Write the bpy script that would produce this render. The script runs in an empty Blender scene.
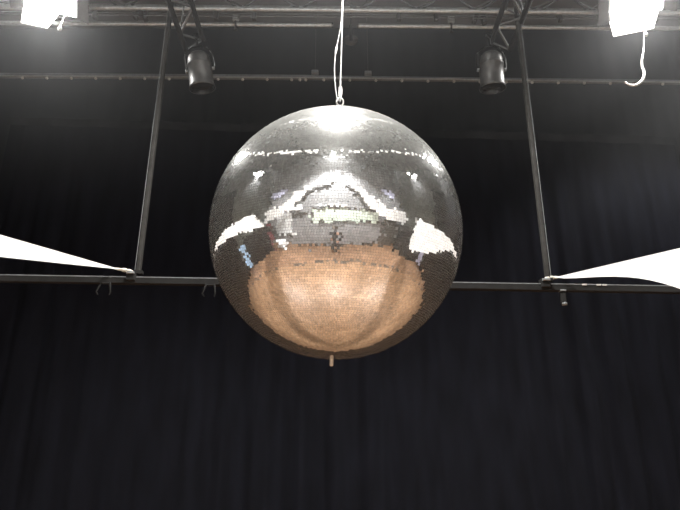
import bpy, bmesh, math, random
from mathutils import Vector, Matrix, Quaternion
random.seed(7)
S = bpy.context.scene
COL = S.collection
PI = math.pi
S.view_settings.view_transform = 'Standard'
S.view_settings.look = 'None'
S.view_settings.exposure = 0.0
S.cycles.caustics_reflective = False
S.cycles.caustics_refractive = False
S.cycles.sample_clamp_indirect = 12.0
S.cycles.max_bounces = 6
S.cycles.volume_bounces = 0

# ------------------------------------------------------------------ camera
F = 604.0
PITCH = math.radians(20.2)
CAM = Vector((0, 0, 1.55))
cd = bpy.data.cameras.new('camera')
cam = bpy.data.objects.new('camera', cd)
COL.objects.link(cam)
cd.sensor_width = 36.0
cd.lens = F / 680.0 * 36.0
cd.clip_start = 0.02
cam.location = CAM
cam.rotation_euler = (PI / 2 + PITCH, 0, 0)
S.camera = cam

def px(u, v, Y):
    """the world point at distance Y down the hall that the photo shows at (u, v)"""
    x, y = u - 340.0, 255.0 - v
    d = Vector((x, F * math.cos(PITCH) - y * math.sin(PITCH), F * math.sin(PITCH) + y * math.cos(PITCH)))
    return CAM + d * (Y / d.y)

# ------------------------------------------------------------------ materials
def mat(name, color, rough=0.6, metal=0.0, spec=0.5, noise=0.0, nscale=8.0, bump=0.0, emit=None, estr=0.0, stretch=(1, 1, 1)):
    m = bpy.data.materials.new(name)
    m.use_nodes = True
    nt = m.node_tree
    b = nt.nodes['Principled BSDF']
    b.inputs['Base Color'].default_value = (*color, 1)
    b.inputs['Roughness'].default_value = rough
    b.inputs['Metallic'].default_value = metal
    b.inputs['Specular IOR Level'].default_value = spec
    if noise or bump:
        tc = nt.nodes.new('ShaderNodeTexCoord')
        mp = nt.nodes.new('ShaderNodeMapping')
        mp.inputs['Scale'].default_value = stretch
        n = nt.nodes.new('ShaderNodeTexNoise')
        n.inputs['Scale'].default_value = nscale
        n.inputs['Detail'].default_value = 5
        nt.links.new(tc.outputs['Object'], mp.inputs['Vector'])
        nt.links.new(mp.outputs['Vector'], n.inputs['Vector'])
        if noise:
            r = nt.nodes.new('ShaderNodeMapRange')
            r.inputs['From Min'].default_value = 0.3
            r.inputs['From Max'].default_value = 0.7
            r.inputs['To Min'].default_value = 1 - noise
            r.inputs['To Max'].default_value = 1 + noise
            nt.links.new(n.outputs['Fac'], r.inputs['Value'])
            mx = nt.nodes.new('ShaderNodeVectorMath')
            mx.operation = 'SCALE'
            mx.inputs[0].default_value = color
            nt.links.new(r.outputs['Result'], mx.inputs['Scale'])
            nt.links.new(mx.outputs['Vector'], b.inputs['Base Color'])
        if bump:
            bp = nt.nodes.new('ShaderNodeBump')
            bp.inputs['Strength'].default_value = bump
            bp.inputs['Distance'].default_value = 0.02
            nt.links.new(n.outputs['Fac'], bp.inputs['Height'])
            nt.links.new(bp.outputs['Normal'], b.inputs['Normal'])
    if emit:
        b.inputs['Emission Color'].default_value = (*emit, 1)
        b.inputs['Emission Strength'].default_value = estr
    return m

M = {}
M['alu'] = mat('worn aluminium', (0.50, 0.535, 0.545), 0.45, 0.6, noise=0.15, nscale=30)
M['alu_dark'] = mat('dull aluminium lattice', (0.17, 0.18, 0.185), 0.5, 0.6, noise=0.15, nscale=30)
M['steel'] = mat('bright steel wire', (0.85, 0.84, 0.82), 0.3, 0.6)
M['black_metal'] = mat('black painted metal', (0.055, 0.05, 0.046), 0.45, 0.2, noise=0.2, nscale=25)
M['bar_metal'] = mat('dark grey painted steel', (0.0105, 0.0105, 0.0102), 0.8, 0.0, spec=.25, noise=0.25, nscale=14)
M['can'] = mat('black can enamel', (0.085, 0.085, 0.083), 0.42, 0.45, noise=0.15, nscale=20)
M['rail'] = mat('grey curtain rail', (0.22, 0.235, 0.24), 0.55, 0.3, noise=0.15, nscale=20)
M['stud'] = mat('pale stud', (0.6, 0.59, 0.56), 0.4, 0.3)
M['velvet'] = mat('black velvet', (0.0046, 0.0052, 0.0084), 0.95, 0, spec=0.15, noise=0.35, nscale=3.0, stretch=(2.5, 2.5, 0.5))
M['border'] = mat('black border cloth', (0.014, 0.0145, 0.016), 0.95, 0, spec=0.15, noise=0.3, nscale=2.0)
M['hem'] = mat('paler mottled hem', (0.018, 0.019, 0.021), 0.95, 0, spec=0.1, noise=0.6, nscale=2.2)  # paler, mottled tone for the band along the curtain top
M['sail'] = mat('white sailcloth', (0.92, 0.91, 0.90), 0.8, 0, spec=0.2, noise=0.03, nscale=6)
_nt = M['sail'].node_tree
_tr = _nt.nodes.new('ShaderNodeBsdfTranslucent'); _tr.inputs['Color'].default_value = (.95, .95, .94, 1)
_mx = _nt.nodes.new('ShaderNodeMixShader'); _mx.inputs['Fac'].default_value = .5
_nt.links.new(_nt.nodes['Principled BSDF'].outputs[0], _mx.inputs[1]); _nt.links.new(_tr.outputs[0], _mx.inputs[2])
_nt.links.new(_mx.outputs[0], _nt.nodes['Material Output'].inputs['Surface'])
M['rope'] = mat('off-white rope', (0.72, 0.68, 0.60), 0.8, noise=0.2, nscale=60)
M['sail_dense'] = mat('white dense sailcloth', (0.95, 0.95, 0.94), 0.8, 0, spec=0.2, noise=0.03, nscale=6)
M['white_cable'] = mat('white plastic cable', (0.9, 0.9, 0.88), 0.4)
M['wall_dark'] = mat('black painted wall', (0.02, 0.02, 0.022), 0.9, noise=0.3, nscale=2)
M['wall_side'] = mat('grey green painted wall', (0.10, 0.11, 0.10), 0.9, noise=0.3, nscale=2)
M['wall_rear'] = mat('grey painted wall', (0.27, 0.275, 0.285), 0.8, noise=0.12, nscale=1.5)
M['ceiling'] = mat('dark ceiling', (0.13, 0.13, 0.13), 0.9, noise=0.3, nscale=1.2)
M['trim'] = mat('dark trim', (0.05, 0.04, 0.035), 0.6, noise=0.2)
M['white_board'] = mat('matt white board', (0.85, 0.88, 0.9), 0.6, noise=0.03)
M['lens'] = mat('lit lamp lens', (1, 1, 1), 0.3, emit=(1.0, 0.97, 0.92), estr=36)
M['lens_dim'] = mat('soft lens of added lamps', (1, 1, 1), 0.3, emit=(1.0, 0.97, 0.92), estr=25)
M['pole_metal'] = mat('dark pole paint', (0.030, 0.029, 0.027), 0.7, 0.0, spec=.25, noise=0.25, nscale=14)
M['strip'] = mat('added lit strip', (1, 1, 1), 0.3, emit=(1.0, .98, .94), estr=1.6)
M['door_glow'] = mat('metal paled for lamp glow', (0.8, 0.8, 0.8), 0.4, 0.3)  # lens light on the far barn door, put into its colour
M['blue_glass'] = mat('daylight blue glass', (0.5, 0.7, 0.9), 0.2, emit=(0.38, 0.58, 0.85), estr=0.75)
M['lilac_glass'] = mat('dusk lilac glass', (0.5, 0.5, 0.65), 0.2, emit=(0.42, 0.42, 0.55), estr=0.55)
M['green_glass'] = mat('lit greenish glass', (0.6, 0.7, 0.6), 0.2, emit=(0.48, 0.51, 0.45), estr=0.36)
M['tube'] = mat('lit tube', (1, 1, 1), 0.3, emit=(1, 1, 0.95), estr=2.5)
M['skin'] = mat('skin', (0.62, 0.38, 0.28), 0.5, noise=0.06)
M['jacket'] = mat('black jacket cloth', (0.02, 0.02, 0.024), 0.9, noise=0.2, nscale=40)
M['trousers'] = mat('dark trousers cloth', (0.03, 0.03, 0.04), 0.9, noise=0.2, nscale=40)
M['hair'] = mat('dark brown hair', (0.04, 0.025, 0.015), 0.6, noise=0.4, nscale=60)
M['shoe'] = mat('dark shoe', (0.05, 0.04, 0.035), 0.5)
M['phone'] = mat('black phone', (0.02, 0.02, 0.02), 0.2)
M['wood'] = mat('wood', (0.25, 0.13, 0.07), 0.5, noise=0.2)
M['red_cloth'] = mat('dark red cloth', (0.12, 0.022, 0.03), 0.8, noise=0.2)

def mirror_material():
    m = bpy.data.materials.new('small mirror tiles')
    m.use_nodes = True
    nt = m.node_tree
    out = nt.nodes['Material Output']
    b = nt.nodes['Principled BSDF']
    geo = nt.nodes.new('ShaderNodeNewGeometry')
    mr = nt.nodes.new('ShaderNodeMapRange')
    mr.inputs['To Min'].default_value = 0.70
    mr.inputs['To Max'].default_value = 0.92
    cc = nt.nodes.new('ShaderNodeCombineColor')
    nt.links.new(geo.outputs['Random Per Island'], mr.inputs['Value'])
    for k in range(3):
        nt.links.new(mr.outputs['Result'], cc.inputs[k])
    nt.links.new(cc.outputs['Color'], b.inputs['Base Color'])
    b.inputs['Metallic'].default_value = 1.0
    b.inputs['Roughness'].default_value = 0.03
    d = nt.nodes.new('ShaderNodeBsdfPrincipled')            # dust and scratches on the glass
    d.inputs['Base Color'].default_value = (0.62, 0.63, 0.60, 1)
    d.inputs['Roughness'].default_value = 0.38
    d.inputs['Metallic'].default_value = 0.25
    mix = nt.nodes.new('ShaderNodeMixShader')
    mix.inputs['Fac'].default_value = 0.22
    tc = nt.nodes.new('ShaderNodeTexCoord')                 # this layer's share rises toward the top, lightening it
    sp3 = nt.nodes.new('ShaderNodeSeparateXYZ')
    dm = nt.nodes.new('ShaderNodeMapRange')
    dm.inputs['From Min'].default_value = 0.15
    dm.inputs['From Max'].default_value = 0.75
    dm.inputs['To Min'].default_value = 0.19
    dm.inputs['To Max'].default_value = 0.48
    nt.links.new(tc.outputs['Object'], sp3.inputs[0])
    nt.links.new(sp3.outputs['Z'], dm.inputs['Value'])
    nt.links.new(dm.outputs['Result'], mix.inputs['Fac'])
    nt.links.new(b.outputs[0], mix.inputs[1])
    nt.links.new(d.outputs[0], mix.inputs[2])
    nt.links.new(mix.outputs[0], out.inputs['Surface'])
    return m
M['mirror'] = mirror_material()
M['grout'] = mat('dark grout', (0.12, 0.12, 0.12), 0.8)

def floor_material(name, c1, c2, rough):
    m = bpy.data.materials.new(name)
    m.use_nodes = True
    nt = m.node_tree
    b = nt.nodes['Principled BSDF']
    tc = nt.nodes.new('ShaderNodeTexCoord')
    br = nt.nodes.new('ShaderNodeTexBrick')
    br.inputs['Color1'].default_value = (*c1, 1)
    br.inputs['Color2'].default_value = (*c2, 1)
    br.inputs['Mortar'].default_value = (c1[0] * .5, c1[1] * .5, c1[2] * .5, 1)
    br.inputs['Scale'].default_value = 1.0
    br.inputs['Mortar Size'].default_value = 0.006
    br.inputs['Brick Width'].default_value = 1.4
    br.inputs['Row Height'].default_value = 0.18
    n = nt.nodes.new('ShaderNodeTexNoise')
    n.inputs['Scale'].default_value = 0.9
    n.inputs['Detail'].default_value = 6
    mx = nt.nodes.new('ShaderNodeMix')
    mx.data_type = 'RGBA'
    mx.blend_type = 'MULTIPLY'
    mx.inputs['Factor'].default_value = 0.7
    nt.links.new(tc.outputs['Object'], br.inputs['Vector'])
    nt.links.new(tc.outputs['Object'], n.inputs['Vector'])
    nt.links.new(br.outputs['Color'], mx.inputs['A'])
    nt.links.new(n.outputs['Fac'], mx.inputs['B'])
    nt.links.new(mx.outputs['Result'], b.inputs['Base Color'])
    b.inputs['Roughness'].default_value = rough
    return m
M['dance'] = floor_material('worn orange boards', (0.43, 0.255, 0.145), (0.36, 0.205, 0.115), 0.42)
M['floor'] = floor_material('brown boards', (0.35, 0.20, 0.115), (0.31, 0.17, 0.097), 0.5)

# ------------------------------------------------------------------ mesh helpers
class MB:
    def __init__(s):
        s.v, s.f, s.sm = [], [], []
    def add(s, vs, fs, smooth=False):
        o = len(s.v)
        s.v += [tuple(v) for v in vs]
        for f in fs:
            s.f.append([i + o for i in f]); s.sm.append(smooth)
        return s
    def box(s, c, size, rot=None, bev=0.0):
        bm = bmesh.new()
        bmesh.ops.create_cube(bm, size=1)
        bmesh.ops.scale(bm, vec=size, verts=bm.verts)
        if bev:
            bmesh.ops.bevel(bm, geom=bm.edges[:], offset=bev, segments=2, affect='EDGES', profile=0.5)
        mt = Matrix.Translation(c) @ (rot.to_4x4() if rot else Matrix.Identity(4))
        vs = [mt @ v.co for v in bm.verts]
        bm.verts.index_update()
        fs = [[v.index for v in f.verts] for f in bm.faces]
        bm.free()
        return s.add(vs, fs)
    def bar(s, a, b, w, h, bev=0.0):
        """rectangular bar from a to b"""
        a, b = Vector(a), Vector(b)
        d = b - a
        q = d.to_track_quat('Y', 'Z').to_matrix()
        return s.box((a + b) / 2, (w, d.length, h), q, bev)
    def tube(s, pts, r, n=10, caps=True):
        pts = [Vector(p) for p in pts]
        rs = r if isinstance(r, (list, tuple)) else [r] * len(pts)
        vs, fs = [], []
        up = None
        for i, p in enumerate(pts):
            t = (pts[min(i + 1, len(pts) - 1)] - pts[max(i - 1, 0)]).normalized()
            if up is None:
                up = t.orthogonal().normalized()
            up = (up - t * up.dot(t)).normalized()
            sd = t.cross(up)
            for k in range(n):
                a = 2 * PI * k / n
                vs.append(p + (up * math.cos(a) + sd * math.sin(a)) * rs[i])
        for i in range(len(pts) - 1):
            for k in range(n):
                fs.append([i * n + k, i * n + (k + 1) % n, (i + 1) * n + (k + 1) % n, (i + 1) * n + k])
        s.add(vs, fs, True)
        if caps:
            o = len(pts) * n
            s.add(vs[:n], [list(range(n))[::-1]])
            s.add(vs[o - n:], [list(range(n))])
        return s
    def lathe(s, prof, base=Vector((0, 0, 0)), axis=Vector((0, 0, 1)), n=24, smooth=True):
        """prof: list of (r, h) along axis"""
        axis = Vector(axis).normalized()
        q = Vector((0, 0, 1)).rotation_difference(axis)
        vs, fs = [], []
        for r, h in prof:
            for k in range(n):
                a = 2 * PI * k / n
                vs.append(Vector(base) + q @ Vector((max(r, 1e-4) * math.cos(a), max(r, 1e-4) * math.sin(a), h)))
        for i in range(len(prof) - 1):
            for k in range(n):
                fs.append([i * n + k, i * n + (k + 1) % n, (i + 1) * n + (k + 1) % n, (i + 1) * n + k])
        return s.add(vs, fs, smooth)
    def torus(s, c, R, r, normal=(0, 1, 0), n=20, m=8, sx=1.0):
        q = Vector((0, 0, 1)).rotation_difference(Vector(normal).normalized())
        vs, fs = [], []
        for i in range(n):
            a = 2 * PI * i / n
            for j in range(m):
                b = 2 * PI * j / m
                vs.append(Vector(c) + q @ Vector(((R + r * math.cos(b)) * math.cos(a) * sx, (R + r * math.cos(b)) * math.sin(a), r * math.sin(b))))
        for i in range(n):
            for j in range(m):
                fs.append([i * m + j, ((i + 1) % n) * m + j, ((i + 1) % n) * m + (j + 1) % m, i * m + (j + 1) % m])
        return s.add(vs, fs, True)
    def build(s, name, material, parent=None, origin=None):
        o0 = Vector(origin) if origin is not None else Vector((0, 0, 0))
        me = bpy.data.meshes.new(name)
        me.from_pydata([tuple(Vector(v) - o0) for v in s.v], [], s.f)
        me.polygons.foreach_set('use_smooth', s.sm)
        me.materials.append(material)
        me.update()
        o = bpy.data.objects.new(name, me)
        COL.objects.link(o)
        o.location = o0
        if parent is not None:
            o.parent = parent
        return o

def tag(o, label=None, cat=None, group=None, kind=None):
    if label: o['label'] = label
    if cat: o['category'] = cat
    if group: o['group'] = group
    if kind: o['kind'] = kind
    return o

def thing(name, label, cat, loc=(0, 0, 0), group=None):
    o = bpy.data.objects.new(name, None)
    o.empty_display_size = 0.1
    COL.objects.link(o)
    o.location = loc
    return tag(o, label, cat, group)

def part(mb, name, material, root, label=None):
    """mb is in world coordinates; the part is stored relative to its root"""
    r = Vector(root.location)
    p = root.parent
    while p is not None:
        r += Vector(p.location); p = p.parent
    mb.v = [tuple(Vector(v) - r) for v in mb.v]
    o = mb.build(name, material, root)
    if label: o['label'] = label
    return o

def struct(mb, name, material, parent=None):
    o = mb.build(name, material, parent)
    if parent is None: o['kind'] = 'structure'
    return o

# ------------------------------------------------------------------ the hall
XW, YB, YF, ZC = 6.6, 7.9, -1.4, 8.2
struct(MB().box((0, (YB + YF) / 2, -0.1), (2 * XW + .6, YB - YF + .6, 0.2)), 'floor', M['floor'])
struct(MB().box((0, (YB + YF) / 2, ZC + .1), (2 * XW + .6, YB - YF + .6, 0.2)), 'ceiling', M['ceiling'])
struct(MB().box((0, YB + .1, ZC / 2), (2 * XW + .4, 0.2, ZC)), 'wall_back', M['wall_dark'])
struct(MB().box((0, YF - .1, ZC / 2), (2 * XW + .4, 0.2, ZC)), 'wall_rear', M['wall_rear'])
struct(MB().box((-XW - .1, (YB + YF) / 2, ZC / 2), (0.2, YB - YF, ZC)), 'wall_left', M['wall_side'])
struct(MB().box((XW + .1, (YB + YF) / 2, ZC / 2), (0.2, YB - YF, ZC)), 'wall_right', M['wall_side'])
struct(MB().box((0, YF + .015, .06), (2 * XW, 0.03, 0.12)), 'baseboard_rear', M['trim'])

# round dance floor (its rim is a dark strip)
def disc(r, z, c=(0, 5.6), n=96, ymax=6.95, thick=.02):
    pts = []
    for k in range(n):
        a = 2 * PI * k / n
        pts.append((c[0] + r * math.cos(a), min(ymax, c[1] + r * math.sin(a))))
    mb = MB()
    mb.add([(x, y, z) for x, y in pts], [list(range(n))])
    vs = [(x, y, z) for x, y in pts] + [(x, y, z - thick) for x, y in pts]
    mb.add(vs, [[k, k + n, (k + 1) % n + n, (k + 1) % n] for k in range(n)])
    return mb
df = thing('dance_floor', 'round orange wooden dance floor under the mirror ball', 'dance floor', (0, 5.6, 0))
part(disc(5.27, .014, thick=.014), 'edge_strip', M['trim'], df, 'dark edge strip')
part(disc(5.19, .02), 'boards', M['dance'], df)

# black drapes: folded cloth along a path
def drape(path, z0, z1, depth, fold, mat_, top_dz=None):
    """path: list of (x,y); gathers a folded cloth along it"""
    seg, L = [], 0
    for (a, b) in zip(path[:-1], path[1:]):
        l = math.dist(a, b); seg.append((L, l, a, b)); L += l
    n = max(8, int(L / 0.035))
    cols = []
    rnd = random.Random(int(L * 1000))
    ph = 0
    for i in range(n + 1):
        d = L * i / n
        for (s0, l, a, b) in seg:
            if d <= s0 + l + 1e-6:
                t = (d - s0) / l
                x, y = a[0] + (b[0] - a[0]) * t, a[1] + (b[1] - a[1]) * t
                nx, ny = -(b[1] - a[1]) / l, (b[0] - a[0]) / l
                break
        ph += 2 * PI / fold * L / n * (0.75 + 0.5 * rnd.random())
        cols.append((x, y, nx, ny, ph, d))
    zs = [0, .12, .3, .5, .7, .88, .96, 1]
    vs, fs = [], []
    for t in zs:
        for (x, y, nx, ny, ph, d) in cols:
            amp = depth * (1.0 - 0.55 * t) * (0.6 + 0.4 * math.sin(d * 1.7 + 1))
            o = amp * (math.sin(ph) + .35 * math.sin(2.3 * ph + 1 + t))
            zt = z1 + (top_dz(d / L) if top_dz else 0)
            vs.append((x + nx * o, y + ny * o, z0 + (zt - z0) * t))
    w = n + 1
    for j in range(len(zs) - 1):
        for i in range(n):
            fs.append([j * w + i, j * w + i + 1, (j + 1) * w + i + 1, (j + 1) * w + i])
    return MB().add(vs, fs, True)

zl, zr = px(0, 121, 7.2).z, px(680, 141, 7.2).z
def arc(pts, n=8):
    out = []
    P = [Vector((*p, 0)) for p in pts]
    for i in range(len(P) - 1):
        p0, p1, p2, p3 = P[max(i - 1, 0)], P[i], P[i + 1], P[min(i + 2, len(P) - 1)]
        for k in range(n):
            t = k / n
            q = 0.5 * ((2 * p1) + (-p0 + p2) * t + (2 * p0 - 5 * p1 + 4 * p2 - p3) * t * t + (-p0 + 3 * p1 - 3 * p2 + p3) * t ** 3)
            out.append((q.x, q.y))
    out.append((P[-1].x, P[-1].y))
    return out
bc = thing('stage_curtain', 'wide black folded curtain across the back of the stage, behind the mirror ball', 'curtain', (0, 7.2, 0))
part(drape([(-4.55, 7.2), (4.55, 7.2)], .03, (zl + zr) / 2, .05, .42, M['velvet'], lambda t: (zl - zr) * (.5 - t)), 'cloth', M['velvet'], bc)
hm = MB()
for t in range(60):
    x0, x1 = -4.55 + 9.1 * t / 60, -4.55 + 9.1 * (t + 1) / 60
    za, zb = zl + (zr - zl) * t / 60, zl + (zr - zl) * (t + 1) / 60
    ya, yb = 7.13 + .012 * math.sin(t * 1.3), 7.13 + .012 * math.sin((t + 1) * 1.3)
    hm.add([(x0, ya, za - .1), (x1, yb, zb - .1), (x1, yb, zb + .02), (x0, ya, za + .02)], [[0, 1, 2, 3]])
part(hm, 'heading_band', M['hem'], bc, 'paler mottled heading band')
lc = tag(drape(arc([(-6.15, 3.75), (-5.95, 4.9), (-5.4, 6.1), (-4.6, 7.0)]), .03, 6.0, .05, .4, M['velvet']).build('side_curtain', M['velvet'], origin=(-6, 5, 0)),
         'black side curtain left of the stage, curving in to the back curtain', 'curtain', 'black side curtains')
rc = tag(drape(arc([(6.15, 3.2), (5.95, 4.7), (5.2, 6.1), (4.6, 7.0)]), .03, 6.0, .05, .4, M['velvet']).build('side_curtain', M['velvet'], origin=(6, 5, 0)),
         'black side curtain right of the stage, curving in to the back curtain', 'curtain', 'black side curtains')
tag(drape([(-5.35, .1), (-6.1, 2.85)], .03, 2.3, .05, .4, M['velvet']).build('side_curtain', M['velvet'], origin=(-6.1, 1.5, 0)),
    'black side curtain on the left nearest the grey rear wall', 'curtain', 'black side curtains')
tag(drape([(4.95, -.35), (6.1, 2.5)], .03, 2.2, .05, .4, M['velvet']).build('side_curtain', M['velvet'], origin=(6.1, 1, 0)),
    'black side curtain on the right nearest the grey rear wall', 'curtain', 'black side curtains')
tag(drape([(-6.4, 7.6), (6.4, 7.6)], 4.6, 8.1, .04, .6, M['border']).build('border_curtain', M['border'], origin=(0, 7.6, 6)),
    'black border cloth hanging behind the grey curtain rail above the stage', 'curtain')

# ------------------------------------------------------------------ mirror ball
R = 0.8
d0 = (px(336, 233.5, 1) - CAM).normalized()
B = CAM + d0 * (R / math.sin(math.atan(127 / F)))
ball = thing('mirror_ball', 'large silver mirror ball of small square tiles hanging from a steel wire', 'mirror ball', B)
TILT = Matrix.Rotation(math.radians(1.8), 3, 'Y') @ Matrix.Rotation(math.radians(5), 3, 'X')
core = MB()
core.lathe([(math.sin(PI * k / 48) * (R - .004), -math.cos(PI * k / 48) * (R - .004)) for k in range(49)], n=96)
core.build('core', M['grout'], ball)
NR = 172
s_ = PI * R / NR
tv, tf = [], []
rnd = random.Random(3)
for i in range(NR):
    phi = -PI / 2 + (i + .5) * PI / NR
    n = max(4, int(2 * PI * R * math.cos(phi) / s_))
    off = rnd.random()
    rowt = rnd.gauss(0, .0035)
    for k in range(n):
        th = 2 * PI * (k + off) / n
        c = Vector((math.cos(phi) * math.cos(th), math.cos(phi) * math.sin(th), math.sin(phi)))
        e = Vector((-math.sin(th), math.cos(th), 0))
        u = c.cross(e)
        ja, jb = rnd.gauss(0, .036 if phi > .15 else .010), rnd.gauss(0, .0055) + rowt
        if rnd.random() < (.04 if phi > .2 else .012):
            ja += rnd.gauss(0, .06); jb += rnd.gauss(0, .05)
        e2 = (e + c * ja).normalized()
        u2 = (u + c * jb).normalized()
        hw = .468 * min(s_, 2 * PI * R * math.cos(phi) / n)
        hh = .468 * s_
        p = c * R
        o = len(tv)
        tv += [p - e2 * hw - u2 * hh, p + e2 * hw - u2 * hh, p + e2 * hw + u2 * hh, p - e2 * hw + u2 * hh]
        tf.append([o, o + 1, o + 2, o + 3])
tm = MB(); tm.add([TILT @ v for v in tv], tf)
tm.build('mirror_tiles', M['mirror'], ball)
bolt = MB().lathe([(.0, -.042), (.008, -.042), (.0115, -.038), (.0115, .03)], n=16)
bolt.v = [tuple(TILT @ (Vector(v) + Vector((0, 0, -R)))) for v in bolt.v]
o = bolt.build('bottom_bolt', M['stud'], ball); o['label'] = 'pale bolt end under the ball'
cap = MB().lathe([(.10, -.012), (.10, .006), (.085, .014), (.03, .016), (.03, .04), (.014, .045), (.014, .15), (0, .15)], n=32)
cap.v = [tuple(Vector(v) + Vector((0, 0, R)) + Vector((.02, .04, 0))) for v in cap.v]
cap.build('top_cap', M['steel'], ball)
eye_c = px(340, 102, 3.64)
ey = MB().torus(eye_c - B, .03, .0075, (0, 1, 0.2), sx=.8)
ey.build('eye_ring', M['steel'], ball)

# wire and slack cord
wire_top = px(343, 0, 3.62)
wt = eye_c + (wire_top - eye_c) * 2.6
wire = thing('suspension_wire', 'straight steel wire holding the mirror ball from above', 'wire', eye_c)
part(MB().tube([eye_c + Vector((0, 0, .028)), wt], .0048, 8), 'wire', M['steel'], wire)
e2 = eye_c + (wt - eye_c).normalized() * .05
part(MB().tube([e2, e2 + (wt - eye_c).normalized() * .07], [.013, .013], 10), 'ferrule', M['steel'], wire)
part(MB().torus(eye_c + Vector((0, 0, .03)), .022, .006, (1, .15, 0)), 'shackle', M['steel'], wire)
pts = [px(337.5, 100, 3.63), px(336, 92, 3.63), px(334.8, 80, 3.63), px(334.5, 68, 3.63), px(335.2, 56, 3.63), px(337, 46, 3.63), px(339.5, 34, 3.63), px(341.3, 20, 3.63), px(341.9, 5, 3.63), px(342, -20, 3.63)]
sc = thing('safety_cord', 'thin slack pale cord looping beside the steel wire above the ball', 'cord', pts[0])
part(MB().tube(pts, [.004] * 6 + [.0035, .002, .0015, .0015], 6), 'cord', M['steel'], sc)
tagp = MB().tube([px(335.6, 54, 3.63), px(336.4, 49, 3.63), px(337.1, 46, 3.63)], [.006, .009, .005], 8)
part(tagp, 'sleeve', M['white_cable'], sc, 'white sleeve')

# cross beam that carries the wire (over the frame)
BY, BZ = 3.66, wt.z + .04
beam = thing('ceiling_beam', 'aluminium ladder beam overhead that carries the mirror ball wire', 'truss', (0, BY, BZ))
for dz in (0.03, .30):
    part(MB().tube([(-4.2, BY, BZ + dz), (4.2, BY, BZ + dz)], .025, 10), 'chord', M['alu'], beam)
lt = MB()
for k in range(28):
    x = -4.2 + .3 * k
    lt.tube([(x, BY, BZ + (.03 if k % 2 else .30)), (x + .3, BY, BZ + (.30 if k % 2 else .03))], .01, 6)
part(lt, 'lattice', M['alu_dark'], beam)

# ------------------------------------------------------------------ back truss
TY = 5.32
a_, b_ = px(0, 6.8, TY), px(680, 13.2, TY)
dx = (b_ - a_)
def along(x, base=a_, d=dx):
    t = (x - base.x) / d.x
    return base + d * t
XT = 5.4
truss = thing('lighting_truss', 'long aluminium lattice truss crossing the top above the stage', 'truss', along(0))
def tpt(x, dy=0, dz=0):
    return along(x) + Vector((0, dy, dz))
part(MB().tube([tpt(-XT), tpt(XT)], .026, 12), 'chord', M['alu'], truss)
part(MB().tube([tpt(-XT, 0, .25), tpt(XT, 0, .25)], .026, 12), 'chord', M['alu'], truss)
part(MB().tube([tpt(-XT, .25, .25), tpt(XT, .25, .25)], .026, 12), 'chord', M['alu'], truss)
lt = MB()
k = 0
x = -XT
while x < XT - .3:
    lt.tube([tpt(x, 0, 0 if k % 2 else .25), tpt(x + .33, 0, .25 if k % 2 else 0)], .011, 6)
    lt.tube([tpt(x, .25 if k % 2 else 0, .25), tpt(x + .33, 0 if k % 2 else .25, .25)], .011, 6)
    x += .33; k += 1
part(lt, 'lattice', M['alu_dark'], truss)
rods = MB()
ra, rb = px(0, 14.5, 5.42), px(680, 19.5, 5.42)
for dz in (0, .035):
    d = (rb - ra) / (rb.x - ra.x)
    part(MB().tube([ra + d * (-XT - ra.x) + Vector((0, 0, dz)), ra + d * (XT - ra.x) + Vector((0, 0, dz))], .008, 6), 'tie_rod', M['alu_dark'], truss)
for u in (60, 95, 141, 216, 254, 399, 436, 560, 600, 655):
    c = px(u, 15.5 + u / 680 * 4, 5.42)
    part(MB().box(c + Vector((0, 0, .03)), (.045, .05, .13), None, .006), 'spacer_block', M['black_metal'], truss, 'dark spacer block')

# lighting pipes below the truss
PY = 5.58
def pipe(u0, v0, u1, v1, label):
    a, b = px(u0, v0, PY), px(u1, v1, PY)
    t = thing('lighting_pipe', label, 'pipe', (a + b) / 2, 'lighting pipes below the truss')
    part(MB().tube([a, b], .024, 12), 'pipe', M['alu'], t)
    for p, s in ((a, 1), (b, -1)):
        part(MB().lathe([(.0, 0), (.027, 0), (.027, .02), (.0, .02)], p - Vector((.003 * s, 0, 0)), Vector((s, 0, 0)), 12), 'end_cap', M['alu_dark'], t)
    return t
pipe(-60, 22.5, 333, 25.2, 'bright horizontal pipe below the truss, left of the ball wire')
pipe(357, 25.8, 745, 29.2, 'bright horizontal pipe below the truss, right of the ball wire')

def hook_clamp(u, v, label, dark=True):
    c = px(u, v, PY)
    t = thing('hook_clamp', label, 'clamp', c, 'hook clamps on the lighting pipes')
    part(MB().torus(c, .034, .012, (1, 0, 0), n=16, m=8), 'hook', M['black_metal'] if dark else M['alu'], t)
    part(MB().box(c + Vector((0, -.03, .075)), (.075, .04, .09), None, .008), 'plate', M['alu'], t)
    part(MB().tube([c + Vector((0, -.01, -.03)), c + Vector((0, -.01, -.085))], .011, 8), 'bolt', M['black_metal'], t)
    part(MB().tube([c + Vector((-.022, -.01, -.085)), c + Vector((.022, -.01, -.085))], .008, 8), 'wing_nut', M['black_metal'], t)
hook_clamp(236, 24.6, 'hook clamp on the left pipe, between the left can light and the ball wire')
hook_clamp(451, 26.7, 'hook clamp on the right pipe, between the ball wire and the right can light')
def dark_clamp(u, v, label):
    c = px(u, v, 5.46)
    t = thing('swivel_clamp', label, 'clamp', c)
    part(MB().box(c + Vector((-.04, 0, 0)), (.05, .06, .12), Matrix.Rotation(.35, 3, 'Y'), .008), 'jaw', M['black_metal'], t)
    part(MB().box(c + Vector((.05, 0, -.01)), (.055, .06, .13), Matrix.Rotation(-.2, 3, 'Y'), .008), 'jaw', M['black_metal'], t)
    part(MB().tube([c + Vector((-.08, 0, .0)), c + Vector((.09, 0, .0))], .012, 8), 'bolt', M['black_metal'], t)
dark_clamp(141, 15, 'black swivel clamp on the truss left of the left pole')
dark_clamp(479, 18.5, 'black swivel clamp on the truss just left of the right can light')
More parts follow.
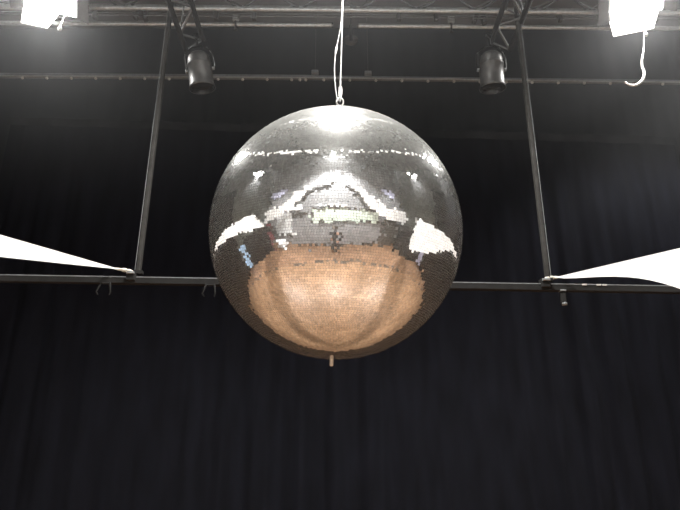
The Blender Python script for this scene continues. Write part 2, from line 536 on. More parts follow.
# pulley hung on the gap between the pipes
pc = px(351, 40, 5.6)
pu = thing('pulley', 'dim dark round pulley hanging behind the wire in the gap between the pipes', 'pulley', pc)
part(MB().lathe([(0, -.02), (.075, -.02), (.08, -.012), (.06, 0), (.08, .012), (.075, .02), (0, .02)], pc, (0, 1, -.3), 24), 'wheel', M['black_metal'], pu)
part(MB().box(pc + Vector((-.0, -.028, .07)), (.035, .008, .24), None, .003), 'cheek_plate', M['bar_metal'], pu)
part(MB().box(pc + Vector((-.0, .028, .07)), (.035, .008, .24), None, .003), 'cheek_plate', M['bar_metal'], pu)
part(MB().tube([pc + Vector((0, 0, .18)), pc + Vector((0, -.1, .42)), Vector((pc.x, TY + .02, along(pc.x).z))], .007, 6), 'strop', M['bar_metal'], pu)

# ------------------------------------------------------------------ depth trusses and can lights
def arm(name, ends, label, Y1=5.0, Y0=-1.0):
    (u1, v1), (u2, v2) = ends
    p1, p2 = px(u1, v1, Y1), px(u2, v2, Y1)
    t = thing(name, label, 'truss', (p1 + p2) / 2, 'outrigger ladder trusses with can lights')
    d = Vector((0, Y0 - Y1, 0))
    up = Vector(((p1.x + p2.x) / 2, Y1, max(p1.z, p2.z) + .2))
    for p in (p1, p2):
        part(MB().tube([p, p + d], .025, 10), 'chord', M['bar_metal'], t)
    part(MB().tube([up + Vector((0, -.25, 0)), up + d], .019, 10), 'chord', M['bar_metal'], t)
    lt = MB()
    lt.tube([p1, p2], .012, 6)
    n = 26
    for k in range(n):
        a = p1 if k % 2 else p2
        b = p2 if k % 2 else p1
        lt.tube([a + d * (k / n), b + d * ((k + 1) / n)], .013, 6)
        if k > 0:
            lt.tube([a + d * (k / n), up + d * ((k + 1) / n)], .009, 6)
            lt.tube([b + d * ((k + 1) / n), up + d * (k / n) if k > 1 else up + Vector((0, -.25, 0))], .009, 6)
    part(lt, 'lattice', M['alu_dark'], t)
    return p1, p2
armL = arm('outrigger_truss', ((186, 50), (203, 40)), 'ladder truss running over the hall, ending above the left can light')
armR = arm('outrigger_truss', ((491, 42), (510, 50)), 'ladder truss running over the hall, ending above the right can light')

def can_light(cpx, Y, axis, label, lab2):
    c = px(*cpx, Y)
    axis = Vector(axis).normalized()
    t = thing('can_light', label, 'stage light', c, 'black can lights on the outrigger trusses')
    r = .128
    # the shell: rear dome up, open rim down
    part(MB().lathe([(0, -.20), (.04, -.198), (.085, -.185), (.112, -.155), (.122, -.115), (.123, -.07)], c, axis, 32), 'rear_cap', M['can'], t)
    part(MB().lathe([(.123, -.07), (.132, -.068), (.132, -.045), (r, -.042), (r, .17), (.134, .18), (.142, .215), (.136, .215)], c, axis, 32), 'body', M['can'], t)
    part(MB().lathe([(.1355, .2145), (.122, .19), (.118, .0), (.0, -.03)], c, axis, 32), 'liner', M['phone'], t)
    part(MB().lathe([(.0, .150), (.10, .162), (.118, .170)], c, axis, 24), 'lens', M['phone'], t)
    # yoke
    side = axis.cross(Vector((0, 1, 0))).normalized()
    top = c - axis * .27
    yk = MB()
    for s in (-1, 1):
        yk.bar(c + side * s * .142 - axis * .0, c + side * s * .142 - axis * .20, .03, .006)
        yk.bar(c + side * s * .142 - axis * .20, top + side * s * .05, .03, .006)
    yk.bar(top - side * .05, top + side * .05, .03, .006)
    part(yk, 'yoke', M['bar_metal'], t)
    for s in (-1, 1):
        part(MB().lathe([(0, 0), (.02, 0), (.02, .025), (0, .025)], c + side * s * .13, side * s, 12), 'yoke_knob', M['rail'], t)
    cl = MB().tube([top, top - axis * .10], .014, 8)
    cl.torus(top - axis * .13, .032, .011, (0, 1, 0), n=14, m=6)
    part(cl, 'hook_clamp', M['bar_metal'], t)
    lp = [c + side * .10 - axis * .26, c + side * .15 - axis * .17, c + side * .165 - axis * .06, c + side * .15 + axis * .02]
    part(MB().tube(lp, .005, 6), 'safety_chain', M['rail'], t, 'pale safety chain')
    t.scale = (.92, .92, .92)
    return t
can_light((200, 70), 4.98, (.16, .18, -1), 'black can light with domed cap at upper left, tilted beside the left pole', '')
can_light((491.5, 70), 4.98, (.02, .18, -1), 'black can light with domed cap at upper right, pointing straight down beside the right pole', '')

# ------------------------------------------------------------------ flood lights with barn doors
def flood(c, label, aim=(0, -.25, -1), spot=500, lens='lens', hanger=None, size=1.0, door=(.75, -.75), group='flood lights with barn doors', blend=.6, cone=130):
    c = Vector(c)
    aim = Vector(aim).normalized()
    q = aim.to_track_quat('-Z', 'Y').to_matrix()
    t = thing('flood_light', label, 'stage light', c, group)
    W, D, H = .54 * size, .36 * size, .2 * size
    def L(x, y, z): return c + q @ Vector((x, y, z))
    body = MB()
    vs = [L(sx * W / 2 * k, sy * D / 2 * k, z) for z, k in ((0, 1), (H * .6, .95), (H, .6)) for sx, sy in ((-1, -1), (1, -1), (1, 1), (-1, 1))]
    fs = [[i * 4 + k, i * 4 + (k + 1) % 4, (i + 1) * 4 + (k + 1) % 4, (i + 1) * 4 + k] for i in range(2) for k in range(4)] + [[8, 9, 10, 11]]
    body.add(vs, fs)
    for k in range(5):
        body.box(L(0, (-.1 + .05 * k) * size, H + .01), (W * .6, .008, .03), q)
    part(body, 'housing', M['can'], t)
    part(MB().add([L(sx * W * .47, sy * D * .47, -.002) for sx, sy in ((-1, -1), (1, -1), (1, 1), (-1, 1))], [[3, 2, 1, 0]]), 'lens', M[lens], t, 'glowing white lens')
    for (ax, sgn) in (('x', 1), ('x', -1), ('y', 1), ('y', -1)):
        m = MB()
        if ax == 'x':
            p = [(sgn * W / 2, -D / 2), (sgn * W / 2, D / 2)]
            o_ = [(sgn * (W / 2 + .11 * size), D / 2 * 1.15), (sgn * (W / 2 + .11 * size), -D / 2 * 1.15)]
        else:
            p = [(-W / 2 * min(1, -door[1] + .3), sgn * D / 2), (W / 2, sgn * D / 2)]
            k_ = .07 if sgn < 0 else .13
            o_ = [(W / 2 * door[0], sgn * (D / 2 + k_ * size)), (W / 2 * door[1], sgn * (D / 2 + k_ * size))]
        lo = [L(x, y, 0) for x, y in p] + [L(x, y, (-.20 if (ax, sgn) == ('y', -1) else -.03) * size) for x, y in o_]
        th = q @ Vector(((.006 * sgn, 0, 0) if ax == 'x' else (0, .006 * sgn, 0)))
        m.add(lo + [v + th for v in lo], [[0, 1, 2, 3], [7, 6, 5, 4], [0, 4, 5, 1], [1, 5, 6, 2], [2, 6, 7, 3], [3, 7, 4, 0]])
        part(m, 'barn_door', M['door_glow'] if (ax, sgn) == ('y', -1) else M['can'], t)
    yk = MB()
    for s in (-1, 1):
        yk.bar(L(s * (W / 2 + .02), 0, H * .4), L(s * (W / 2 + .02), 0, H + .09), .03, .006)
    yk.bar(L(-W / 2 - .02, 0, H + .09), L(W / 2 + .02, 0, H + .09), .03, .006)
    part(yk, 'yoke', M['bar_metal'], t)
    h = Vector(hanger) if hanger is not None else c + Vector((0, 0, H + .4))
    cl = MB().tube([L(0, 0, H + .09), h], .014, 8)
    part(cl, 'hanger', M['bar_metal'], t)
    kn = L(.10 * size, -D / 2 - .02, -.16 * size)
    ld = bpy.data.lights.new('flood_beam', 'SPOT')
    ld.energy = spot
    ld.spot_size = math.radians(cone)
    ld.spot_blend = blend
    ld.shadow_soft_size = .12
    ld.color = (1.0, .975, .94)
    lo_ = bpy.data.objects.new('flood_beam', ld)
    COL.objects.link(lo_)
    lo_.location = L(0, 0, -.16 * size) - c
    lo_.rotation_euler = q.to_euler()
    lo_.parent = t
    return t
LX = 3.12
cl_ = px(50, -3, 5.05); cr_ = px(637, 0, 5.05)
fl = flood(cl_, 'glaring white flood light with barn doors on the left of the truss', (.12, -.35, -1), 330, door=(.95, .0), hanger=along(cl_.x) + Vector((0, 0, .02)))
fr_ = flood(cr_, 'glaring white flood light with barn doors on the right of the truss', (-.12, -.35, -1), 330, door=(.95, -.5), hanger=along(cr_.x) + Vector((0, 0, .02)))
flood((0.02, 3.08, 6.25), 'flood light hidden above the mirror ball', (0, 0, -1), 1300, hanger=(0.02, BY, BZ + .05), size=1.3)
flood((-.06, .32, 6.2), 'flood light hidden over the photographer', (0, -.3, -1), 2600)
flood((-4.9, 1.7, 6.3), 'added flood light, unseen over the left of the dance floor', (.3, .18, -1), 3000, cone=68)  # lamp added out of view to whiten the left sail
flood((4.9, 1.7, 6.3), 'added flood light, unseen over the right of the dance floor', (-.3, .18, -1), 3000, cone=68)  # its twin, added to whiten the right sail

flood((4.6, 4.9, 6.5), 'small added flood light, unseen beyond the right edge, washing the right of the back curtain', (-.1, .55, -1), 600, lens='lens_dim', size=.6, cone=95)  # lamp added out of view to bring up the right curtain folds

for sx in (-1, 1):
    flood((sx * 3.7, .9, 6.4), 'small added flood light, unseen overhead, washing the %s narrow sail by the rear wall' % ('left' if sx < 0 else 'right'), (sx * .32, -.5, -1), 1000, lens='lens_dim', size=.45, cone=62)  # unseen pair added only to brighten the rear sails

# drop knobs under the two visible floods
for u, v, lab in ((60, 28.5, 'small white hanging knob beside the left flood light'), (646, 34.5, 'small white hanging knob beside the right flood light')):
    c = px(u, v, 5.05)
    t = thing('pull_knob', lab, 'pull cord', c, 'pull knobs by the flood lights')
    part(MB().lathe([(0, -.022), (.014, -.018), (.02, -.004), (.018, .01), (.007, .022), (.003, .026)], c, (0, 0, 1), 14), 'knob', M['white_cable'], t)
    part(MB().tube([c + Vector((0, 0, .02)), c + Vector((0, .03, .17)), Vector((c.x, TY, along(c.x).z))], .004, 6), 'cord', M['white_cable'], t)

# white loose cable end
cp = [px(644, 32, 5.2), px(644, 44, 5.2), px(643.3, 52, 5.2), px(642, 60, 5.2), px(642.2, 67, 5.2), px(644, 72, 5.2), px(643.8, 77, 5.2), px(641, 82, 5.2), px(636, 85, 5.2), px(631, 85.2, 5.2), px(627, 83.5, 5.2), px(624.6, 81.5, 5.2)]
def smooth(pts, n=5):
    out = []
    for i in range(len(pts) - 1):
        p0, p1, p2, p3 = pts[max(i - 1, 0)], pts[i], pts[i + 1], pts[min(i + 2, len(pts) - 1)]
        for k in range(n):
            t = k / n
            out.append(0.5 * ((2 * p1) + (-p0 + p2) * t + (2 * p0 - 5 * p1 + 4 * p2 - p3) * t * t + (-p0 + 3 * p1 - 3 * p2 + p3) * t ** 3))
    out.append(pts[-1]); return out
sp = smooth(cp)
rad = [.004 if k < 8 else .007 + .007 * math.sin(PI * min(1, (k - 8) / (len(sp) - 8))) for k in range(len(sp))]
rad[-1] = .004
tag(MB().tube(sp, rad, 8).build('loose_cable', M['white_cable'], origin=cp[0]), 'white loose cable end curling below the right flood light', 'cable')

# ------------------------------------------------------------------ curtain rail
RY = 6.6
def rail(u0, v0, u1, v1, studs, label, th):
    a, b = px(u0, v0, RY), px(u1, v1, RY)
    t = thing('curtain_rail', label, 'rail', (a + b) / 2, 'grey studded curtain rails')
    part(MB().bar(a, b, .05, th, .006), 'rail', M['rail'], t)
    part(MB().bar(a + Vector((0, -.03, -th / 2)), b + Vector((0, -.03, -th / 2)), .02, .012), 'lip', M['alu'], t)
    for u in studs:
        p = a + (b - a) * ((u - u0) / (u1 - u0))
        part(MB().lathe([(0, -.03), (.016, -.028), (.02, -.016), (.012, 0)], p - Vector((0, .01, th / 2)), (0, 0, 1), 10), 'stud', M['stud'], t)
    return t
rail(-40, 75.2, 317, 77.6, [-1 + 24.4 * k for k in range(13)] + [300, 306], 'grey studded curtain rail left of the ball wire', .052)
rail(303, 77.6, 730, 83.0, [324 + 26 * k for k in range(14)] + [350], 'grey studded curtain rail right of the ball wire', .042)
for u, v, lab in ((315, 75.5, 'small pale bracket where the two curtain rails overlap, left of the wire'), (368, 76.5, 'small pale bracket on the right curtain rail beside the wire')):
    c = px(u, v, RY)
    t = thing('rail_bracket', lab, 'bracket', c, 'brackets on the curtain rail')
    part(MB().box(c + Vector((0, -.02, .02)), (.09, .08, .06), None, .008), 'block', M['rail'], t)
    part(MB().tube([c + Vector((0, 0, .04)), c + Vector((0, .02, .3)), c + Vector((0, .05, 3.0))], .0045, 6), 'hanger_wire', M['black_metal'], t)

# ------------------------------------------------------------------ low bar and poles
LY = 4.62
A0, B0 = px(-120, 277.0, LY), px(800, 292.3, LY)
def lowp(u):
    t = (u + 120) / 920
    return A0 + (B0 - A0) * t
bar = thing('crossbar', 'long dark horizontal steel bar passing behind the mirror ball', 'bar', (A0 + B0) / 2)
part(MB().bar(A0, B0, .05, .052, .006), 'bar', M['bar_metal'], bar)
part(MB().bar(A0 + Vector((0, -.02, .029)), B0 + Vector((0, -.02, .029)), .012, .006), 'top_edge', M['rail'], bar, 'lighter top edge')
for u in (585, 599, 605):
    p = lowp(u)
    part(MB().box(p + Vector((0, -.03, .025)), (.035, .01, .01)), 'screw_plate', M['stud'], bar)
def pole(u0, v0, u1, v1, w0, label, edge):
    a, b = px(u0, v0, LY), px(u1, v1, LY)
    b2 = a + (b - a) * 1.25
    t = thing('hanging_pole', label, 'pole', a, 'dark hanging poles')
    part(MB().bar(a, b2, w0, .03, .004), 'tube', M['pole_metal'], t)
    part(MB().bar(a + Vector((edge * w0 / 2, -.016, 0)), b2 + Vector((edge * w0 / 2, -.016, 0)), .004, .004), 'edge', M['rail'], t, 'painted edge highlight')  # pale strip stands in for light catching the pole's edge
    part(MB().box(a + Vector((0, 0, -.01)), (w0 * 1.5, .045, .03), None, .004), 'foot_plate', M['bar_metal'], t)
    return a, b2
pole(138.5, 271.5, 172, 0, .05, 'dark slim pole at left leaning inward as it rises from the crossbar', -1)
pole(547.5, 279, 515, 0, .05, 'dark slim pole at right leaning inward as it rises from the crossbar', 1)
# bracket between bar and pole foot
for u, lab in ((134, 'small dark bracket joining the left pole to the crossbar'), (546, 'small dark bracket joining the right pole to the crossbar')):
    p = lowp(u)
    t = thing('pole_bracket', lab, 'bracket', p, 'pole brackets on the crossbar')
    part(MB().box(p + Vector((0, -.02, .03)), (.07, .075, .075), None, .006), 'saddle', M['bar_metal'], t)
    part(MB().tube([p + Vector((-.03, -.065, .05)), p + Vector((.03, -.065, .05))], .009, 8), 'bolt', M['rail'], t)
# hooks below the bar
def hooks(u, du, label):
    p = lowp(u)
    t = thing('cable_hook', label, 'hook', p, 'dark wire hooks under the crossbar')
    w = du * .0082 / 2
    for s in (-1, 1):
        pts = [p + Vector((s * w * .75, -.02, -.02)), p + Vector((s * w, -.03, -.06)), p + Vector((s * w * 1.25 - .006, -.03, -.10)), p + Vector((s * w * 1.3 - .014 * s, -.03, -.125))]
        part(MB().tube(pts, [.009, .008, .007, .005], 8), 'prong', M['bar_metal'], t)
    part(MB().tube([p + Vector((-w * .8, -.02, -.028)), p + Vector((w * .8, -.02, -.028))], .008, 8), 'bridge', M['bar_metal'], t)
hooks(108.5, 11, 'pair of dark hook prongs under the crossbar left of the left pole')
hooks(213, 10, 'pair of dark hook prongs under the crossbar at the left edge of the ball')
p = px(563, 297, LY)
t = thing('bar_clamp', 'small dark clamp hanging under the crossbar right of the right pole', 'clamp', p)
part(MB().box(p, (.042, .035, .10), None, .006), 'body', M['bar_metal'], t)
part(MB().box(p + Vector((0, -.004, .05)), (.05, .045, .014), None, .003), 'upper_jaw', M['rail'], t)
part(MB().lathe([(0, -.012), (.02, -.01), (.022, .006), (.012, .012)], p + Vector((.002, -.01, -.06)), (0, 0, 1), 12), 'screw_knob', M['rail'], t)

# ------------------------------------------------------------------ white sails
def sail_mesh(A, U, L_, sag_u=.0, sag_l=.0, belly=.05, n=40, tip=False):
    """triangle with corner A and two outer corners, edges curved inward"""
    A, U, L_ = Vector(A), Vector(U), Vector(L_)
    vs, fs = [], []
    nrm = (U - A).cross(L_ - A).normalized()
    for i in range(n + 1):
        s = i / n
        up = A + (U - A) * s
        lo = A + (L_ - A) * s
        k = 4 * s * (1 - s)
        mid = (up + lo) / 2
        up = up + (mid - up) * k * sag_u
        kl = s * (1 - s) ** 8 / .0433 if tip else k
        lo = lo + (mid - lo) * kl * sag_l
        for j in range(9):
            t = j / 8
            vs.append(up + (lo - up) * t + nrm * belly * k * math.sin(PI * t) * s)
    for i in range(n):
        for j in range(8):
            fs.append([i * 9 + j, i * 9 + j + 1, (i + 1) * 9 + j + 1, (i + 1) * 9 + j])
    return MB().add(vs, fs, True)

def sail(A, U, L_, tie, label, **k):
    A = Vector(A)
    t = thing('sail_cloth', label, 'sail', A, 'white triangular sails')
    part(sail_mesh(A, U, L_, **k), 'cloth', M['sail'], t)
    if tie is not None:
        tie = Vector(tie)
        d = tie - A
        n_ = 9
        pts = [A - d * .5 + d * 1.5 * i / n_ for i in range(n_ + 1)]
        part(MB().tube(pts, [.008, .010, .012, .010, .016, .018, .013, .016, .012, .007], 8), 'corner_rope', M['rope'], t, 'knotted off-white corner rope')
    return t
tipL, tipR = px(121, 269.5, LY), px(554, 277.5, LY)
k = LY / 5.2
def sc_(p):  # corner found for tips at 5.2 m
    return p
UL, LL = Vector((-5.7, 1.15, 3.5)), Vector((-4.6, .6, 2.2))
UR, LR = Vector((5.7, 1.15, 3.2)), Vector((3.3, 1.9, 1.5))
sail(tipL, UL, LL, px(133, 271.5, LY - .02), 'white triangular sail at left, its knotted tip tied by the left pole', sag_l=.10, sag_u=.06)
sail(tipR, UR, LR, px(545, 278.2, LY - .02), 'white triangular sail at right, its knotted tip tied by the right pole', sag_l=.75, sag_u=.04, tip=True)
# two more by the rear wall, seen only in the mirror ball
def ribbon(top, low, label):
    c = Vector(top[0])
    t = thing('sail_cloth', label, 'sail', c, 'white triangular sails')
    vs, fs = [], []
    A, Bm = smooth([Vector(p) for p in top], 5), smooth([Vector(p) for p in low], 5)
    for a, b in zip(A, Bm):
        vs += [a + (b - a) * (k / 4) for k in range(5)]
    for i in range(len(A) - 1):
        for k in range(4):
            fs.append([i * 5 + k, i * 5 + k + 1, i * 5 + k + 6, i * 5 + k + 5])
    part(MB().add(vs, fs, True), 'cloth', M['sail_dense'], t)
ribbon([(-.06, -1.19, 4.79), (-1.13, -1.06, 4.67), (-2.04, -.96, 4.36), (-2.61, -.89, 4.04), (-3.65, -.76, 3.55), (-5.11, -.59, 3.34), (-6.1, -.25, 3.35)],
       [(-.06, -1.19, 4.55), (-1.12, -1.07, 4.40), (-1.88, -.97, 3.96), (-2.44, -.91, 3.44), (-3.59, -.77, 2.87), (-5.25, -.57, 2.51), (-6.1, -.2, 2.42)],
       'white narrow sail by the rear wall, left half of the mirrored arc')
ribbon([(.56, -1.13, 4.71), (1.32, -1.04, 4.47), (2.32, -.92, 3.71), (3.4, -.79, 3.29), (5.21, -.57, 3.29), (6.2, -.3, 3.4)],
       [(.56, -1.13, 4.50), (1.36, -1.04, 3.9), (1.89, -.97, 3.22), (3.01, -.84, 2.57), (4.66, -.64, 2.35), (6.2, -.2, 2.3)],
       'white narrow sail by the rear wall, right half of the mirrored arc')
# curved strip lights made up overhead to give the ball's bright bands
def strip(pts, label):
    P = smooth([Vector(p) for p in pts], 6)
    t = thing('added_strip_light', label, 'lamp', P[0], 'added curved strip lights overhead')
    part(MB().tube(P, .055, 8), 'lit_tube', M['strip'], t)
    part(MB().tube([p + Vector((0, 0, .08)) for p in P], .05, 8), 'channel', M['alu_dark'], t)
    for k in range(3, len(P), 9):
        part(MB().tube([P[k] + Vector((0, 0, .05)), Vector((P[k].x, P[k].y, ZC))], .006, 6), 'hanger', M['black_metal'], t)
strip([(-2.95, 3.9, 6.2), (-2.95, 3.0, 6.2), (-2.68, 2.1, 6.2), (-2.2, 1.28, 6.2), (-1.31, .68, 6.2), (-.72, .48, 6.2)], 'left curved strip light added unseen overhead, mirrored high on the ball')
strip([(.62, .46, 6.2), (1.2, .65, 6.2), (2.04, 1.32, 6.2), (2.64, 2.42, 6.2), (2.9, 3.2, 6.2), (2.95, 3.9, 6.2)], 'right curved strip light added unseen overhead, mirrored high on the ball')
strip([(-1.5, 4.4, 6.4), (-1.33, 4.06, 6.4), (-.95, 3.7, 6.4), (-.65, 3.46, 6.4)], 'short left curved strip light added unseen above the ball')
strip([(.62, 3.6, 6.4), (.85, 3.8, 6.4), (1.1, 4.3, 6.4), (1.3, 4.75, 6.4)], 'short right curved strip light added unseen above the ball')

# ------------------------------------------------------------------ rear of the hall (seen in the mirror ball)
def window(name, x0, x1, z0, z1, glass, nx, wall='rear', nz=1):
    if wall == 'rear':
        P = lambda a, b, o: (a, YF + o, b)
    elif wall == 'left':
        P = lambda a, b, o: (-XW + o, a, b)
    else:
        P = lambda a, b, o: (XW - o, a, b)
    c = P((x0 + x1) / 2, (z0 + z1) / 2, 0)
    g = MB().add([P(x0, z0, .03), P(x1, z0, .03), P(x1, z1, .03), P(x0, z1, .03)], [[0, 1, 2, 3] if wall != 'left' else [3, 2, 1, 0]]).build(name, glass)
    g['kind'] = 'structure'
    fr = MB()
    for i in range(nx + 1):
        x = x0 + (x1 - x0) * i / nx
        fr.bar(P(x, z0, .05), P(x, z1, .05), .04, .04)
    for i in range(nz + 1):
        z = z0 + (z1 - z0) * i / nz
        fr.bar(P(x0, z, .05), P(x1, z, .05), .04, .04)
    fr.build('window_frame', M['trim'], g)
    return g
window('window_1', -1.65, 3.2, 1.9, 2.75, M['green_glass'], 3, nz=1)
window('window_2', -6.3, -4.0, 4.3, 5.1, M['lilac_glass'], 3)
window('window_3', 3.6, 5.2, 4.3, 4.9, M['lilac_glass'], 3)
window('door_1', 2.9, 3.6, .05, 2.0, M['blue_glass'], 1, 'left')
window('door_2', 2.55, 3.1, .05, 1.1, M['lilac_glass'], 1, 'right')
wb = thing('white_panel', 'white display panel on the rear wall at left', 'panel', (-4.5, YF, 1.8))
part(MB().box((-4.5, YF + .04, 1.8), (2.1, .05, 1.9), None, .006), 'board', M['white_board'], wb)
part(MB().box((-4.5, YF + .055, .82), (2.2, .07, .05), None, .004), 'ledge', M['trim'], wb)
sg = thing('light_box', 'bright white light box above the dark vent on the rear wall', 'sign', (-3.1, YF, 3.0))
part(MB().box((-3.1, YF + .06, 3.0), (1.5, .1, .42), None, .01), 'case', M['white_board'], sg)
part(MB().box((-3.1, YF + .115, 3.0), (1.4, .01, .34)), 'lit_face', M['tube'], sg)
vt = thing('wall_vent', 'dark vent grille below the light box on the rear wall', 'vent', (-2.7, YF, 2.45))
part(MB().box((-2.7, YF + .04, 2.45), (1.4, .06, .3), None, .01), 'frame', M['trim'], vt)
sl = MB()
for k in range(6):
    sl.box((-2.7, YF + .075, 2.33 + k * .047), (1.3, .02, .02))
part(sl, 'slats', M['black_metal'], vt)
for zz, x0, x1, lab in ((2.95, -1.2, .6, 'lit tube lamp above the greenish window'), (1.78, -1.2, .6, 'lit tube lamp below the greenish window')):
    t = thing('tube_lamp', lab, 'lamp', ((x0 + x1) / 2, YF, zz))
    part(MB().tube([(x0, YF + .08, zz), (x1, YF + .08, zz)], .03, 10), 'tube', M['tube'], t)
    part(MB().box(((x0 + x1) / 2, YF + .025, zz), (x1 - x0 + .1, .05, .07), None, .006), 'fitting', M['white_board'], t)
# clothed round table and a dark cabinet
tb = thing('round_table', 'small round table under a white cloth by the rear wall', 'table', (-4.4, -.55, 0))
part(MB().lathe([(0, .75), (.42, .75), (.44, .745), (.455, .70), (.45, .6), (.47, .35)], (-4.4, -.55, 0), (0, 0, 1), 32), 'cloth', M['white_board'], tb)
part(MB().lathe([(0, .74), (.04, .74), (.04, .06), (.22, .03), (.22, 0), (0, 0)], (-4.4, -.55, 0), (0, 0, 1), 20), 'pedestal', M['trim'], tb)
cb = thing('dark_cabinet', 'tall dark cabinet at the right of the rear wall', 'cabinet', (4.6, -1.1, 0))
part(MB().box((4.6, -1.1, 1.15), (1.7, .5, 2.3), None, .01), 'carcass', M['trim'], cb)
for s in (-1, 1):
    d_ = MB().box((4.6 + s * .42, -.84, 1.15), (.8, .025, 2.15), None, .004)
    dp = part(d_, 'door', M['black_metal'], cb)
    h = MB().tube([(4.6 + s * .08, -.80, 1.0), (4.6 + s * .08, -.80, 1.3)], .012, 8)
    h.build('handle', M['alu'], dp)
rcu = tag(drape([(-5.35, -.3), (-5.33, .05)], .03, 2.4, .03, .3, M['red_cloth']).build('doorway_curtain', M['red_cloth'], origin=(-6, -.4, 0)), 'dark red curtain by the left of the rear wall', 'curtain')

# ------------------------------------------------------------------ the photographer (seen in the mirror ball)
def skin(name, verts, edges, radii, material, parent, root=0, sub=2):
    me = bpy.data.meshes.new(name)
    me.from_pydata(verts, edges, [])
    me.materials.append(material)
    o = bpy.data.objects.new(name, me)
    COL.objects.link(o)
    o.parent = parent
    o.modifiers.new('skin', 'SKIN')
    if not me.skin_vertices:
        bpy.context.view_layer.objects.active = o
    sv = me.skin_vertices[0].data
    for i, r in enumerate(radii):
        sv[i].radius = r if isinstance(r, tuple) else (r, r)
        sv[i].use_root = (i == root)
    o.modifiers['skin'].use_smooth_shade = True
    sm = o.modifiers.new('sub', 'SUBSURF')
    sm.levels = sub; sm.render_levels = sub
    return o
P0 = Vector((0, -.40, 0))
person = thing('person', 'person in dark clothes standing and holding a phone up with both hands', 'person', P0)
bv = [(0, 0, .95), (0, 0, 1.12), (0, 0, 1.32), (0, -.01, 1.46), (0, .01, 1.53), (0, .015, 1.60), (0, .02, 1.69), (0, .0, 1.76),
      (-.19, 0, 1.42), (-.24, .12, 1.18), (-.10, .29, 1.42), (-.065, .33, 1.48),
      (.19, 0, 1.42), (.24, .12, 1.18), (.10, .29, 1.42), (.065, .33, 1.48),
      (-.10, 0, .88), (-.11, .02, .5), (-.11, -.02, .09), (-.12, .13, .04),
      (.10, 0, .88), (.11, .02, .5), (.11, -.02, .09), (.12, .13, .04)]
be = [(0, 1), (1, 2), (2, 3), (3, 4), (4, 5), (5, 6), (6, 7), (3, 8), (8, 9), (9, 10), (10, 11), (3, 12), (12, 13), (13, 14), (14, 15),
      (0, 16), (16, 17), (17, 18), (18, 19), (0, 20), (20, 21), (21, 22), (22, 23)]
br = [(.15, .11), (.14, .10), (.17, .11), (.11, .08), .052, .065, .085, .055, .06, .042, .027, .032, .06, .042, .027, .032, .085, .055, .036, .03, .085, .055, .036, .03]
skin('body', bv, be, br, M['skin'], person)
jv = [(0, 0, .92), (0, 0, 1.12), (0, 0, 1.32), (0, -.01, 1.45), (-.19, 0, 1.42), (-.24, .12, 1.18), (-.115, .27, 1.395), (.19, 0, 1.42), (.24, .12, 1.18), (.115, .27, 1.395)]
je = [(0, 1), (1, 2), (2, 3), (3, 4), (4, 5), (5, 6), (3, 7), (7, 8), (8, 9)]
skin('jacket', jv, je, [(.17, .125), (.16, .12), (.185, .125), (.12, .09), .075, .056, .042, .075, .056, .042], M['jacket'], person)
tv_ = [(0, 0, .96), (-.10, 0, .86), (-.11, .02, .5), (-.11, -.02, .1), (.10, 0, .86), (.11, .02, .5), (.11, -.02, .1)]
skin('trousers', tv_, [(0, 1), (1, 2), (2, 3), (0, 4), (4, 5), (5, 6)], [(.16, .12), .098, .07, .056, .098, .07, .056], M['trousers'], person)
for s in (-1, 1):
    skin('shoe', [(s * .11, -.05, .05), (s * .115, .06, .045), (s * .12, .16, .035)], [(0, 1), (1, 2)], [(.045, .045), (.045, .042), (.04, .03)], M['shoe'], person)
hd = MB().lathe([(.082, 1.665), (.095, 1.70), (.098, 1.74), (.085, 1.79), (.05, 1.825), (0, 1.835)], (0, -.012, 0), (0, 0, 1), 20)
hd.build('hair', M['hair'], person)
fc = MB()
fc.lathe([(.0, 0), (.012, .004), (.014, .02), (.006, .045)], (0, .1, 1.665), (0, -.1, 1), 10)
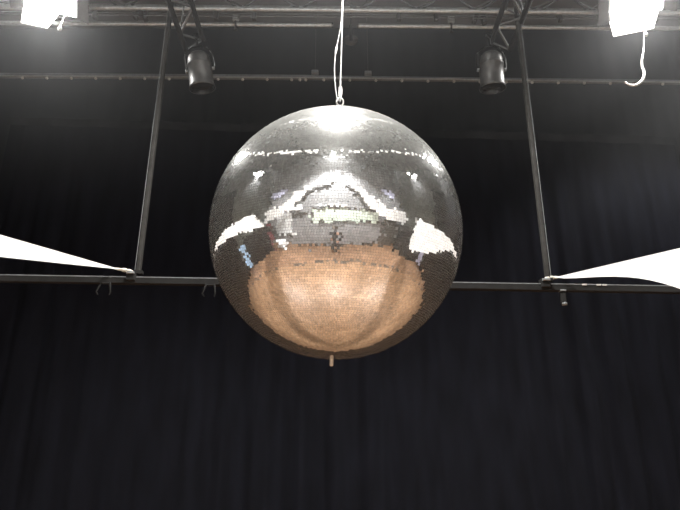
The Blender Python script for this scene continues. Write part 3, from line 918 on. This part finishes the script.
fc.build('nose', M['skin'], person)
for s in (-1, 1):
    MB().lathe([(0, -.012), (.009, -.008), (.012, 0), (.009, .008), (0, .012)], (s * .033, .088, 1.705), (0, 1, 0), 10).build('eye', M['phone'], person)
    MB().torus((s * .088, .01, 1.69), .024, .009, (1, 0, 0), n=12, m=6).build('ear', M['skin'], person)
    for k in range(4):
        z = 1.455 + k * .019
        ln = (.05, .058, .055, .045)[k]
        skin('finger', [(s * .068, .335, z), (s * (.068 - ln * .35), .355, z + .003), (s * (.068 - ln * .8), .352, z + .002)], [(0, 1), (1, 2)], [.009, .008, .0065], M['skin'], person, sub=1)
    skin('thumb', [(s * .066, .32, 1.49), (s * .045, .315, 1.505), (s * .028, .318, 1.512)], [(0, 1), (1, 2)], [.011, .0095, .008], M['skin'], person, sub=1)
ph = tag(MB().box((0, -.062, 1.49), (.13, .01, .066), None, .004).build('phone', M['phone'], origin=(0, -.062, 1.49)), 'black phone held up sideways by the person', 'phone')

# ------------------------------------------------------------------ thin upper-hall haze, added for the grey glare around the lamps
w_ = bpy.data.worlds.new('hall air')
S.world = w_
w_.use_nodes = True
nt = w_.node_tree
nt.nodes['Background'].inputs['Color'].default_value = (0, 0, 0, 1)
geo_ = nt.nodes.new('ShaderNodeNewGeometry')
sx_ = nt.nodes.new('ShaderNodeSeparateXYZ')
mr_ = nt.nodes.new('ShaderNodeMapRange')
mr_.inputs['From Min'].default_value = 3.9
mr_.inputs['From Max'].default_value = 6.4
mr_.inputs['To Min'].default_value = 0.0
mr_.inputs['To Max'].default_value = 0.029
vs_ = nt.nodes.new('ShaderNodeVolumeScatter')
vs_.inputs['Anisotropy'].default_value = 0.2
vs_.inputs['Color'].default_value = (.95, .97, 1, 1)
nt.links.new(geo_.outputs['Position'], sx_.inputs[0])
nt.links.new(sx_.outputs['Z'], mr_.inputs['Value'])
nt.links.new(mr_.outputs['Result'], vs_.inputs['Density'])
nt.links.new(vs_.outputs[0], nt.nodes['World Output'].inputs['Volume'])
